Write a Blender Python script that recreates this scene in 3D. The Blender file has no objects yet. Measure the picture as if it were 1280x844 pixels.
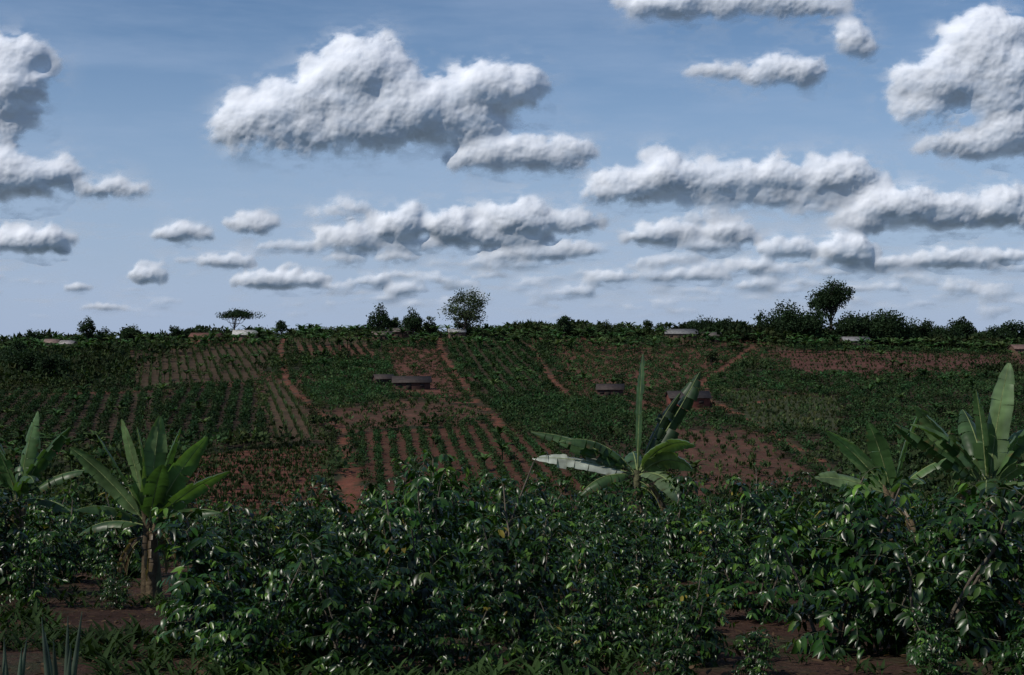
import bpy, math, random, time
import numpy as np
from mathutils import Vector
T0=time.time()
random.seed(7); rng=np.random.default_rng(7)
scene=bpy.context.scene
scene.view_settings.view_transform='Standard'; scene.view_settings.look='None'; scene.view_settings.exposure=0
COL=scene.collection
SUN_EL=math.radians(48); SUN_AZ=math.radians(236)   # clockwise from +Y

# ------------------------------------------------------------ terrain height
ky=np.array([-300,-60,0,36,50,70,90,108,130,395,412,430,520,700,1500,9000.])
kz=np.array([6,1.5,-1.7,-5.3,-8.2,-14,-18.4,-18.9,-17.0,-0.8,-0.2,-0.5,-3,-8,-14,-20.])
_ty=np.arange(-300,9000,1.0); _tz=np.interp(_ty,ky,kz)
_k=np.exp(-np.linspace(-2,2,17)**2); _k/=_k.sum()
_tz=np.convolve(np.pad(_tz,8,mode='edge'),_k,mode='valid')
def height(x,y):
    x=np.asarray(x,float); y=np.asarray(y,float)
    z=np.interp(y,_ty,_tz)
    far=np.clip((y-120)/120,0,1)
    near=np.clip((y-8)/20,0,1)
    z=z+far*(0.5*np.sin(x*0.045+y*0.012)+0.35*np.sin(x*0.021-y*0.03+1.3))
    z=z+np.clip((y-260)/120,0,1)*(1.7*np.exp(-((x-10)/75.)**2)-1.0*np.clip(np.abs(x)/140,0,2))
    z=z+0.10*near*np.sin(x*0.5)*np.sin(y*0.37+0.5)
    return z
def hz(x,y): return float(height(x,y))

# ------------------------------------------------------------ mesh helpers
def mesh_quads(name,V,Q,C=None,mats=(),mi=None,smooth=False):
    V=np.asarray(V,np.float32).reshape(-1,3); Q=np.asarray(Q,np.int32).reshape(-1,4)
    me=bpy.data.meshes.new(name)
    me.vertices.add(len(V)); me.vertices.foreach_set('co',V.ravel())
    me.loops.add(len(Q)*4); me.loops.foreach_set('vertex_index',Q.ravel())
    me.polygons.add(len(Q)); me.polygons.foreach_set('loop_start',np.arange(0,len(Q)*4,4,dtype=np.int32))
    if mi is not None: me.polygons.foreach_set('material_index',np.asarray(mi,np.int32))
    me.update(calc_edges=True)
    if smooth: me.polygons.foreach_set('use_smooth',np.ones(len(Q),bool))
    if C is not None:
        a=me.color_attributes.new('Col','FLOAT_COLOR','POINT')
        c=np.ones((len(V),4),np.float32); c[:,:3]=np.asarray(C,np.float32).reshape(-1,3)
        a.data.foreach_set('color',c.ravel())
    for m in mats: me.materials.append(m)
    return me
def add_obj(name,me,loc=(0,0,0),parent=None,rot=0,scale=1):
    o=bpy.data.objects.new(name,me); COL.objects.link(o); o.location=loc
    o.rotation_euler=(0,0,rot); o.scale=(scale,)*3 if not hasattr(scale,'__len__') else scale
    if parent: o.parent=parent
    return o
class B:
    def __init__(s): s.V=[];s.Q=[];s.C=[];s.M=[];s.n=0
    def add(s,V,Q,C,m=0):
        V=np.asarray(V,float).reshape(-1,3); Q=np.asarray(Q,int).reshape(-1,4)
        s.V.append(V); s.Q.append(Q+s.n); s.n+=len(V)
        C=np.asarray(C,float)
        if C.ndim==1: C=np.tile(C,(len(V),1))
        s.C.append(C); s.M.append(np.full(len(Q),m))
    def tube(s,P,R,C,m=0,n=6):
        P=np.asarray(P,float); k=len(P)
        T=np.gradient(P,axis=0); T/=np.linalg.norm(T,axis=1)[:,None]+1e-9
        ref=np.array([1,0,0]) if abs(T[0,0])<0.8 else np.array([0,1,0])
        A=np.cross(T,ref); A/=np.linalg.norm(A,axis=1)[:,None]+1e-9
        Bv=np.cross(T,A); th=np.linspace(0,2*np.pi,n,endpoint=False)
        R=np.asarray(R,float)
        V=P[:,None,:]+R[:,None,None]*(np.cos(th)[None,:,None]*A[:,None,:]+np.sin(th)[None,:,None]*Bv[:,None,:])
        Q=[]
        for i in range(k-1):
            for j in range(n):
                Q.append((i*n+j,i*n+(j+1)%n,(i+1)*n+(j+1)%n,(i+1)*n+j))
        s.add(V,Q,C,m)
    def box(s,c,d,C,m=0):
        x,y,z=d[0]/2,d[1]/2,d[2]/2
        V=[(c[0]+i*x,c[1]+j*y,c[2]+k*z) for k in(-1,1) for j in(-1,1) for i in(-1,1)]
        s.add(V,[(0,2,3,1),(4,5,7,6),(0,1,5,4),(2,6,7,3),(0,4,6,2),(1,3,7,5)],C,m)
    def mesh(s,name,mats,smooth=False):
        return mesh_quads(name,np.concatenate(s.V),np.concatenate(s.Q),np.concatenate(s.C),mats,np.concatenate(s.M),smooth)

# ------------------------------------------------------------ materials
def new_mat(name):
    m=bpy.data.materials.new(name); m.use_nodes=True
    nt=m.node_tree; b=nt.nodes['Principled BSDF']; return m,nt,b
def leaf_mat(name,rough=0.4,trans=0.3,nscale=8.0,tcol=(1.3,1.5,0.5),spec=0.5,objvar=0.35):
    m,nt,b=new_mat(name); N=nt.nodes; L=nt.links
    at=N.new('ShaderNodeAttribute'); at.attribute_name='Col'
    oi=N.new('ShaderNodeObjectInfo')
    tc=N.new('ShaderNodeTexCoord')
    nz=N.new('ShaderNodeTexNoise'); nz.inputs['Scale'].default_value=nscale; nz.inputs['Detail'].default_value=2
    L.new(tc.outputs['Object'],nz.inputs['Vector'])
    mr=N.new('ShaderNodeMapRange'); mr.inputs[3].default_value=0.55; mr.inputs[4].default_value=1.45
    mr.inputs[1].default_value=0.3; mr.inputs[2].default_value=0.7
    L.new(nz.outputs[0],mr.inputs[0])
    mo=N.new('ShaderNodeMapRange'); mo.inputs[3].default_value=1-objvar; mo.inputs[4].default_value=1+objvar
    L.new(oi.outputs['Random'],mo.inputs[0])
    mm=N.new('ShaderNodeMath'); mm.operation='MULTIPLY'; L.new(mr.outputs[0],mm.inputs[0]); L.new(mo.outputs[0],mm.inputs[1])
    vm=N.new('ShaderNodeVectorMath'); vm.operation='SCALE'; L.new(at.outputs['Color'],vm.inputs[0]); L.new(mm.outputs[0],vm.inputs['Scale'])
    L.new(vm.outputs[0],b.inputs['Base Color']); b.inputs['Roughness'].default_value=rough
    b.inputs['Specular IOR Level'].default_value=spec
    tr=N.new('ShaderNodeBsdfTranslucent'); tv=N.new('ShaderNodeVectorMath'); tv.operation='MULTIPLY'
    L.new(vm.outputs[0],tv.inputs[0]); tv.inputs[1].default_value=tcol; L.new(tv.outputs[0],tr.inputs['Color'])
    mx=N.new('ShaderNodeMixShader'); mx.inputs[0].default_value=trans
    L.new(b.outputs[0],mx.inputs[1]); L.new(tr.outputs[0],mx.inputs[2])
    L.new(mx.outputs[0],N['Material Output'].inputs['Surface']); return m
def solid_mat(name,rough=0.9,nscale=6,amp=0.4,bump=0.0):
    m,nt,b=new_mat(name); N=nt.nodes; L=nt.links
    at=N.new('ShaderNodeAttribute'); at.attribute_name='Col'
    tc=N.new('ShaderNodeTexCoord'); nz=N.new('ShaderNodeTexNoise'); nz.inputs['Scale'].default_value=nscale; nz.inputs['Detail'].default_value=5
    L.new(tc.outputs['Object'],nz.inputs['Vector'])
    mr=N.new('ShaderNodeMapRange'); mr.inputs[1].default_value=0.25; mr.inputs[2].default_value=0.75
    mr.inputs[3].default_value=1-amp; mr.inputs[4].default_value=1+amp; L.new(nz.outputs[0],mr.inputs[0])
    vm=N.new('ShaderNodeVectorMath'); vm.operation='SCALE'; L.new(at.outputs['Color'],vm.inputs[0]); L.new(mr.outputs[0],vm.inputs['Scale'])
    L.new(vm.outputs[0],b.inputs['Base Color']); b.inputs['Roughness'].default_value=rough
    b.inputs['Specular IOR Level'].default_value=0.2
    if bump:
        bp=N.new('ShaderNodeBump'); bp.inputs['Strength'].default_value=bump; bp.inputs['Distance'].default_value=0.1
        L.new(nz.outputs[0],bp.inputs['Height']); L.new(bp.outputs[0],b.inputs['Normal'])
    return m
M_coffee=leaf_mat('coffee_leaf',0.31,0.20,5.0,spec=0.36)
M_banana=leaf_mat('banana_leaf',0.40,0.35,3.0,spec=0.40,objvar=0.1)
M_far=leaf_mat('crop_leaf',0.7,0.2,0.15,spec=0.08,objvar=0.0)
M_tree=leaf_mat('tree_leaf',0.7,0.2,0.6,spec=0.08,objvar=0.15)
M_bark=solid_mat('bark',0.9,9,0.4,0.5)
M_wall=solid_mat('mud_wall',0.95,3,0.35)
M_roof=solid_mat('iron_roof',0.7,2,0.4)

# ------------------------------------------------------------ fields (world metres: x east, y distance)
F=[ # polygon, crop, row angle (deg from +Y), row spacing, plant spacing
 ([(-45,176),(-31.6,179),(-48,265),(-62,257)],'coffee',10,2.3,1.1),
 ([(-31,128),(-15.5,128),(-23.5,180),(-39,170)],'furrow',84,2.1,0.45),
 ([(-31.6,180),(-24,181),(-44,274),(-47.5,268)],'maize',12,1.5,1.0),
 ([(-13.3,126),(9,126),(7,170),(-2,200),(-20.5,190)],'coffeeopen',6,1.95,0.95),
 ([(-31.5,214),(-18.4,232),(-28.5,313),(-46,313)],'coffee',80,2.4,1.4),
 ([(-18.9,237),(-6.5,226),(-18,349),(-31.8,349)],'bare',80,2.4,1.3),
 ([(-4.5,237),(6.5,243),(4.5,373),(-16,373)],'coffee',5,2.6,1.3),
 ([(-3.5,222),(8,240),(18,235),(18,190),(7.5,172),(-1,198)],'coffee',70,2.0,1.2),
 ([(11,240),(34,262),(66,349),(9,373)],'coffeeopen',75,2.6,1.4),
 ([(34,200),(45,191),(56,240),(37.5,256)],'grass',80,2,0.9),
 ([(16,140),(33,140),(34,196),(21,196)],'bareweed',80,2.2,1.2),
 ([(39,179),(82,186),(110,274),(54,272)],'coffee',82,2.4,1.35),
 ([(58,282),(115,286),(140,349),(63,349)],'terrace',86,7,0.8),
 ([(-75,172),(-45.5,176),(-62,252),(-105,250)],'coffee',14,2.4,1.4),
 ([(-69,258),(-48.5,268),(-60,366),(-96,349)],'maize',14,1.9,1.0),
 ([(-110,252),(-71,257),(-96,349),(-140,349)],'scrub',0,2.2,2.2),
 ([(-65,125),(-32,128),(-40.5,170),(-72,170)],'scrub',0,1.9,1.9),
 ([(37,120),(80,120),(80,185),(38,178)],'scrub',0,1.9,1.9),
 ([(-23,182),(-20,192),(-3,202),(-6,222),(-18,230),(-30,212)],'bareweed',20,2.2,1.4),
]
LANES=[([(-62,385),(-57.6,349),(-42,262),(-35.7,237),(-23,190),(-18.5,160)],0.5),([(-18.5,160),(-14.4,126)],1.1),
       ([(-20,385),(-18,349),(-5.3,224),(-1,196)],0.45),
       ([(5,360),(6.5,313),(9.4,237),(19,215)],0.45),
       ([(62,360),(36.5,270),(33,235),(36,196),(36.5,166),(34,130)],0.5),
       ([(-110,251),(-60,257),(-33,272)],0.15),([(20,226),(34,224),(60,262),(120,280)],0.35)]
def inpoly(x,y,poly):
    P=np.array(poly,float); ins=np.zeros(x.shape,bool); j=len(P)-1
    for i in range(len(P)):
        xi,yi=P[i]; xj,yj=P[j]
        c=((yi>y)!=(yj>y))&(x<(xj-xi)*(y-yi)/((yj-yi) if yj!=yi else 1e-9)+xi)
        ins^=c; j=i
    return ins
def lanedist(x,y):
    best=np.full(x.shape,1e9)
    for pts,w in LANES:
        for (ax,ay),(bx,by) in zip(pts[:-1],pts[1:]):
            dx,dy=bx-ax,by-ay; t=np.clip(((x-ax)*dx+(y-ay)*dy)/(dx*dx+dy*dy),0,1)
            d=np.hypot(x-ax-t*dx,y-ay-t*dy)+0.35*np.sin(y*.7+x)-w; best=np.minimum(best,d)
    return best
random.seed(11)
G=[]
yy=118
while yy<404:
    dy=random.uniform(26,42); xx=-260
    while xx<260:
        dx=random.uniform(16,30); sk=-0.15*dy
        t=random.choice(['coffee','coffee','coffeeopen','scrub','maize','coffee','bareweed'])
        G.append(([(xx,yy),(xx+dx-0.8,yy),(xx+dx-0.8+sk,yy+dy-0.8),(xx+sk,yy+dy-0.8)],t,random.choice([5,10,80,85]),random.uniform(2.0,2.8),random.uniform(1.2,1.6)))
        xx+=dx
    yy+=dy
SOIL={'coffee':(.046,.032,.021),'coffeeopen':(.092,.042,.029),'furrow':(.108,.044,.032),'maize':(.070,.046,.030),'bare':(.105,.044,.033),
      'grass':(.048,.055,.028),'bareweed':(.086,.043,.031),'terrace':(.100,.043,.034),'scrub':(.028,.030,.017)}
def owner(x,y):
    own=np.full(x.shape,-1)
    for i,f in reversed(list(enumerate(G))): own[inpoly(x,y,f[0])]=100+i
    for i,f in reversed(list(enumerate(F))): own[inpoly(x,y,f[0])]=i
    return own

# ------------------------------------------------------------ ground sheet
def axis_far(a,step,mx):
    out=[a]; s=step
    while out[-1]<mx: s*=1.25; out.append(out[-1]+s)
    return out[1:]
xs=np.arange(-190,190.1,1.0); fx=axis_far(190,2,8000)
xs=np.concatenate([-np.array(fx[::-1]),xs,fx])
ys=np.concatenate([[-290,-150,-80,-40,-20],np.arange(-10,45,0.8),np.arange(45,120,1.5),np.arange(120,415,1.0),[416]+axis_far(416,2,8000)])
X,Y=np.meshgrid(xs,ys); Z=height(X,Y)
Z=np.where(np.abs(Y)<60,Z+rng.normal(0,0.02,Z.shape),Z+rng.normal(0,0.012,Z.shape)*(Y<420))
own=owner(X+.8*np.sin(Y*.45)+.5*np.sin(X*1.3+Y),Y+.8*np.sin(X*.5))
C=np.zeros(X.shape+(3,)); C[:]=(.045,.044,.022)
C[Y<60]=(.060,.033,.024)
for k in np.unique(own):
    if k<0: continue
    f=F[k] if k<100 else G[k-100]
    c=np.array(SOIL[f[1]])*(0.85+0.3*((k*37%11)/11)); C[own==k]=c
ld=lanedist(X,Y); C[(ld<0)&(Y<400)]=(.15,.058,.038)
C[Y>425]=(.03,.045,.03)
ny,nx=X.shape
idx=np.arange(ny*nx).reshape(ny,nx)
Q=np.stack([idx[:-1,:-1],idx[:-1,1:],idx[1:,1:],idx[1:,:-1]],-1).reshape(-1,4)
m,nt,b=new_mat('soil'); N=nt.nodes; L=nt.links
at=N.new('ShaderNodeAttribute'); at.attribute_name='Col'
geo=N.new('ShaderNodeNewGeometry')
n1=N.new('ShaderNodeTexNoise'); n1.inputs['Scale'].default_value=0.25; n1.inputs['Detail'].default_value=6; n1.inputs['Roughness'].default_value=0.7
n2=N.new('ShaderNodeTexNoise'); n2.inputs['Scale'].default_value=9; n2.inputs['Detail'].default_value=5; n2.inputs['Roughness'].default_value=0.7
for n in(n1,n2): L.new(geo.outputs['Position'],n.inputs['Vector'])
r1=N.new('ShaderNodeMapRange'); r1.inputs[1].default_value=.3; r1.inputs[2].default_value=.7; r1.inputs[3].default_value=.5; r1.inputs[4].default_value=1.4
r2=N.new('ShaderNodeMapRange'); r2.inputs[1].default_value=.3; r2.inputs[2].default_value=.7; r2.inputs[3].default_value=.6; r2.inputs[4].default_value=1.3
L.new(n1.outputs[0],r1.inputs[0]); L.new(n2.outputs[0],r2.inputs[0])
mm=N.new('ShaderNodeMath'); mm.operation='MULTIPLY'; L.new(r1.outputs[0],mm.inputs[0]); L.new(r2.outputs[0],mm.inputs[1])
vm=N.new('ShaderNodeVectorMath'); vm.operation='SCALE'; L.new(at.outputs['Color'],vm.inputs[0]); L.new(mm.outputs[0],vm.inputs['Scale'])
n3=N.new('ShaderNodeTexNoise'); n3.inputs['Scale'].default_value=0.6; n3.inputs['Detail'].default_value=6; n3.inputs['Roughness'].default_value=0.75
L.new(geo.outputs['Position'],n3.inputs['Vector'])
r3=N.new('ShaderNodeMapRange'); r3.inputs[1].default_value=.50; r3.inputs[2].default_value=.63; r3.inputs[3].default_value=0; r3.inputs[4].default_value=.65
L.new(n3.outputs[0],r3.inputs[0])
mx=N.new('ShaderNodeMix'); mx.data_type='RGBA'; L.new(r3.outputs[0],mx.inputs[0]); L.new(vm.outputs[0],mx.inputs[6]); mx.inputs[7].default_value=(.030,.042,.020,1)
L.new(mx.outputs[2],b.inputs['Base Color']); b.inputs['Roughness'].default_value=.95; b.inputs['Specular IOR Level'].default_value=.1
bp=N.new('ShaderNodeBump'); bp.inputs['Strength'].default_value=.9; bp.inputs['Distance'].default_value=.12; L.new(n2.outputs[0],bp.inputs['Height']); L.new(bp.outputs[0],b.inputs['Normal'])
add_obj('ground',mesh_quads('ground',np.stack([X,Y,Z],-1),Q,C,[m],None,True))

# ------------------------------------------------------------ far plant prototypes
def unit(v): return v/(np.linalg.norm(v,axis=-1,keepdims=True)+1e-9)
def leafquads(P,D,Nn,Ln,W):
    S=unit(np.cross(D,Nn)); Ln=np.asarray(Ln)[:,None]; W=np.asarray(W)[:,None]
    V=np.stack([P,P+D*Ln*.5+S*W*.5,P+D*Ln,P+D*Ln*.45-S*W*.5],1)
    return V.reshape(-1,3)
def proto_bush(n,rx,h,s,r):
    d=unit(r.normal(size=(n,3))); d[:,2]=np.abs(d[:,2])*1.0
    rad=r.uniform(.55,1.05,n)[:,None]*(1+.25*np.sin(d[:,:1]*5+d[:,1:2]*4))
    P=d*rad*np.array([rx,rx,h*.62])+np.array([0,0,h*.25]); 
    D=unit(d+r.normal(0,.7,(n,3))); Nn=unit(d+np.array([0,0,.6])+r.normal(0,.5,(n,3)))
    V=leafquads(P-D*s*.5,D,Nn,r.uniform(.7,1.3,n)*s,r.uniform(.4,.8,n)*s)
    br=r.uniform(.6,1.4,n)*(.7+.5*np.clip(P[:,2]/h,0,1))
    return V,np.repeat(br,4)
def proto_maize(n,h,r):
    az=r.uniform(0,6.28,n); t=r.uniform(.2,.9,n); base=r.uniform(0,.5,n)*h
    D=unit(np.stack([np.cos(az)*t,np.sin(az)*t,np.ones(n)],-1)); Nn=unit(np.stack([-np.cos(az),-np.sin(az),t],-1))
    P=np.zeros((n,3)); P[:,2]=base; P[:,:2]+=r.normal(0,.08,(n,2))
    V=leafquads(P,D,Nn,r.uniform(.5,.8,n)*h,np.full(n,.16))
    return V,np.repeat(r.uniform(.7,1.3,n),4)
def proto_banana(r,h):
    V=[];Br=[]
    for k in range(9):
        az=k*2.4+r.uniform(-.3,.3); th=r.uniform(.15,.9); p=np.array([0,0,h*.5]); w=.27*h/3
        c=np.array([math.cos(az),math.sin(az),0]); side=np.array([-math.sin(az),math.cos(az),0])
        pts=[p]
        for i in range(4):
            p=p+h*.16*(c*math.sin(th)+np.array([0,0,math.cos(th)])); th+=.33; pts.append(p)
        ww=[.15,1,1.05,.8,.1]
        for i in range(4):
            for sg in(-1,1):
                a=pts[i];b_=pts[i+1]; dn=np.array([0,0,-.08*h/3])
                V+= [a,b_,b_+sg*side*w*ww[i+1]+dn,a+sg*side*w*ww[i]+dn]; Br+=[r.uniform(.6,1.4)]*4
    for j in range(3):
        a=j*2.09; e=.11; q=[np.array([math.cos(t)*e,math.sin(t)*e,z]) for t,z in((a,0),(a+2.09,0),(a+2.09,h*.52),(a,h*.52))]
        V+=q; Br+=[.8]*4
    return np.array(V),np.array(Br)
r=np.random.default_rng(3)
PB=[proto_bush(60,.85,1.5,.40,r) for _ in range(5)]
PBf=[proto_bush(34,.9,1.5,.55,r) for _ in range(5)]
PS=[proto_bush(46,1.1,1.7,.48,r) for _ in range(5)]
PM=[proto_maize(11,1.3,r) for _ in range(5)]
PG=[proto_maize(9,.55,r) for _ in range(4)]
PN=[proto_banana(r,3.2) for _ in range(5)]
acc={}
def put(key,protos,x,y,scale,col,zoff=0):
    n=len(x)
    if n==0: return
    z=height(x,y)+zoff; which=rng.integers(0,len(protos),n); a=rng.uniform(0,6.28,n)
    for k,(PV,PBr) in enumerate(protos):
        s=which==k
        if not s.any(): continue
        ca,sa=np.cos(a[s])[:,None],np.sin(a[s])[:,None]; sc=scale[s][:,None]
        vx=(PV[None,:,0]*ca-PV[None,:,1]*sa)*sc+x[s][:,None]; vy=(PV[None,:,0]*sa+PV[None,:,1]*ca)*sc+y[s][:,None]
        vz=PV[None,:,2]*sc+z[s][:,None]
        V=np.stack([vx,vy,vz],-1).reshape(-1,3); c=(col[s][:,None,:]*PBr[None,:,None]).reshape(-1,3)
        acc.setdefault(key,[]).append((V,c))
CC=dict(coffee=(.020,.045,.016),maize=(.044,.070,.027),scrub=(.025,.043,.016),banana=(.038,.078,.027),grass=(.048,.074,.028))
def tint(base,n,v=.25,g=None):
    c=np.tile(np.array(base),(n,1))*rng.uniform(1-v,1+v,(n,1)); c[:,0]*=rng.uniform(.8,1.4,n); return c
def lattice(poly,ang,rs,ps,jit=.2):
    P=np.array(poly,float); c=P.mean(0); R=max(np.hypot(*(P-c).T))+2; a=math.radians(ang)
    u=np.array([math.sin(a)*-1,math.cos(a)]) ; v=np.array([math.cos(a),math.sin(a)])
    A,Bq=np.meshgrid(np.arange(-R,R,ps),np.arange(-R,R,rs)); A=A+rng.normal(0,jit*ps,A.shape); Bq=Bq+rng.normal(0,jit*.35,Bq.shape)
    x=c[0]+A*u[0]+Bq*v[0]; y=c[1]+A*u[1]+Bq*v[1]; return x.ravel(),y.ravel()
H_SPEC=[('farmhouse',-72,381,6.8,5,1.8,.10,(.14,.09,.07),(.38,.38,.37)),('farmhouse',-82,377,8,4,1.8,-.1,(.15,.07,.05),(.12,.055,.04)),
 ('farmhouse',-31,383,6,4,1.9,.2,(.10,.06,.045),(.12,.10,.09)),('farmhouse',-34.5,373,5,3.5,1.6,0,(.11,.07,.05),(.12,.09,.08)),('farmhouse',-15,382,4.5,3.5,1.8,.1,(.14,.09,.07),(.27,.27,.27)),
 ('farmhouse',46,382,8.5,5,1.6,-.1,(.10,.07,.05),(.15,.15,.15)),('farmhouse',53,374,5,4,1.7,.3,(.10,.07,.05),(.10,.085,.075)),
 ('farmhouse',90,369,7,4,1.8,.1,(.08,.06,.05),(.18,.18,.19)),('farmhouse',-124,379,5,4,1.7,.1,(.13,.09,.07),(.20,.14,.12)),('farmhouse',-118,374,4,3.5,1.6,-.2,(.15,.1,.08),(.26,.24,.23)),
 ('mud_hut',-18,252,6.6,4,1.4,.08,(.070,.038,.03),(.042,.033,.029)),('mud_hut',17,243,4.4,3.4,1.3,-.1,(.070,.040,.034),(.046,.035,.031)),
 ('mud_hut',28.3,226,6.4,4,1.6,.06,(.14,.048,.036),(.038,.031,.029)),('mud_hut',-24,262,3.3,3,1.2,.3,(.070,.040,.034),(.046,.035,.031)),('farmhouse',128,352,6,4,1.8,.1,(.11,.07,.05),(.13,.08,.07))]
def clear(x,y,own_ok):
    ok=own_ok&(lanedist(x,y)>.3)&(np.abs(x)<y*.47+14)
    for h in H_SPEC: ok&=~((np.abs(x-h[1])<h[3]*.5+.4)&(y>h[2]-(6 if h[0]=='mud_hut' else 3.2))&(y<h[2]+h[4]*.5+1.2))
    return ok
for gi,f in list(enumerate(F))+[(100+i,g) for i,g in enumerate(G)]:
    poly,t,ang,rs,ps=f
    x,y=lattice(poly,ang,rs,ps); ok=inpoly(x,y,poly); x,y=x[ok],y[ok]
    ok=clear(x,y,owner(x,y)==gi); x,y=x[ok],y[ok]; n=len(x)
    if n==0: continue
    fv=0.75+0.6*((gi*29%13)/13)
    keep=lambda p: rng.random(n)<p
    if t in('coffee','coffeeopen'):
        k=keep(.93 if t=='coffee' else .88); x,y=x[k],y[k]; s=rng.uniform(.6,1.12,len(x))*(1 if t=='coffee' else .70)
        far=y>255
        put('coffee_rows',PB,x[~far],y[~far],s[~far],tint(np.array(CC['coffee'])*fv,(~far).sum())); put('coffee_rows',PBf,x[far],y[far],s[far],tint(np.array(CC['coffee'])*fv*1.1,far.sum()))
    elif t=='maize':
        k=keep(.85); x,y=x[k],y[k]; put('maize_rows',PM,x,y,rng.uniform(.5,1.0,len(x)),tint(np.array(CC['maize'])*fv,len(x)))
    elif t in('furrow','terrace'):
        k=keep(.88); x,y=x[k],y[k]; put('weeds',PG,x,y,rng.uniform(.8,1.7,len(x)),tint(CC['scrub'],len(x)))
        k2=rng.random(len(x))<.05; put('hill_scrub',PB,x[k2],y[k2],rng.uniform(.3,.6,k2.sum()),tint(CC['scrub'],k2.sum()))
    elif t=='bare':
        k=keep(.6); x,y=x[k],y[k]; put('hill_scrub',PB,x,y,rng.uniform(.3,.8,len(x)),tint(CC['scrub'],len(x)))
    elif t=='bareweed':
        k=keep(.8); x,y=x[k]+rng.normal(0,.5,k.sum()),y[k]+rng.normal(0,.5,k.sum()); put('weeds',PG,x,y,rng.uniform(.6,1.8,len(x)),tint(CC['maize'],len(x),.4)); 
        k2=rng.random(len(x))<.3; put('hill_scrub',PB,x[k2],y[k2]+.5,rng.uniform(.3,.7,k2.sum()),tint(CC['scrub'],k2.sum()))
    elif t=='grass':
        put('weeds',PG,x,y,rng.uniform(.8,1.8,n),tint(CC['grass'],n,.3))
    elif t=='scrub':
        k=keep(.9); x,y=x[k],y[k]; x=x+rng.normal(0,.7,len(x)); y=y+rng.normal(0,.7,len(x))
        put('hill_scrub',PS,x,y,rng.uniform(.5,1.7,len(x)),tint(np.array(CC['scrub'])*fv*.9,len(x),.4))
for pts,w in LANES:
    for (ax,ay),(bx,by) in zip(pts[:-1],pts[1:]):
        n=int(np.hypot(bx-ax,by-ay)*.7); t=rng.random(n); sd=rng.choice([-1,1],n)*(w+.8)
        x=ax+(bx-ax)*t+sd; y=ay+(by-ay)*t; put('hedge',PS,x,y,rng.uniform(.2,.65,n),tint(CC['scrub'],n,.4))
for f in F+G:
    P=f[0]
    for (ax,ay),(bx,by) in zip(P,P[1:]+P[:1]):
        n=int(np.hypot(bx-ax,by-ay)*.25); t=rng.random(n); x=ax+(bx-ax)*t+rng.normal(0,.5,n); y=ay+(by-ay)*t+rng.normal(0,.5,n)
        ok=clear(x,y,np.ones(n,bool)); x,y=x[ok],y[ok]; put('hedge',PS,x,y,rng.uniform(.2,.9,len(x)),tint(CC['scrub'],len(x),.45))
n=560; y=130+270*rng.random(n)**.6; x=rng.uniform(-.46,.46,n)*y
cl=np.sin(x*.09+1)+np.sin(y*.05+x*.03); ok=clear(x,y,cl>.1); x,y=x[ok],y[ok]
put('banana_grove',PN,x,y,rng.uniform(.5,.95,len(x)),tint(CC['banana'],len(x),.35))
n=900; x=rng.uniform(-170,170,n); y=rng.uniform(340,408,n); ok=clear(x,y,np.ones(n,bool)); x,y=x[ok],y[ok]
put('banana_grove',PN,x,y,rng.uniform(.5,1.3,len(x)),tint(CC['banana'],len(x),.4))
n=70; x=rng.uniform(-80,-45,n); y=rng.uniform(126,180,n); put('banana_grove',PN,x,y,rng.uniform(.6,1,n),tint(CC['banana'],n,.35))
n=2800; x=rng.uniform(-200,200,n); y=rng.uniform(383,412,n); s=rng.uniform(.5,2.0,n)*(.85+.5*(np.sin(x*.13)+np.sin(x*.05+1)+np.sin(x*.41))*.5+.3*(x>50))
ok=clear(x,y,np.ones(n,bool)); put('ridge_scrub',PS,x[ok],y[ok],np.clip(s[ok],.4,2.8),tint(np.array(CC['scrub'])*.72,ok.sum(),.4))
n=620; x=rng.uniform(50,185,n); y=rng.uniform(370,404,n); ok=clear(x,y,np.ones(n,bool)); put('ridge_scrub',PS,x[ok],y[ok],rng.uniform(1.0,3.0,ok.sum()),tint(np.array(CC['scrub'])*.6,ok.sum(),.4))
n=120; x=rng.uniform(-122,-78,n); y=rng.uniform(262,345,n); put('ridge_scrub',PS,x,y,rng.uniform(1.2,2.6,n),tint(np.array(CC['scrub'])*.7,n,.4))
x,y=np.meshgrid(np.arange(-60,60,2.3),np.arange(44,122,2.3)); x=x.ravel()+rng.normal(0,.3,x.size); y=y.ravel()+rng.normal(0,.3,y.size)
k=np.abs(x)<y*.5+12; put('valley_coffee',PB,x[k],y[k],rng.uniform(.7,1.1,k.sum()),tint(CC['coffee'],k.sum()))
for key,lst in acc.items():
    V=np.concatenate([a for a,_ in lst]); c=np.concatenate([b_ for _,b_ in lst])
    add_obj(key,mesh_quads(key,V,np.arange(len(V)).reshape(-1,4),c,[M_far]))

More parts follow.
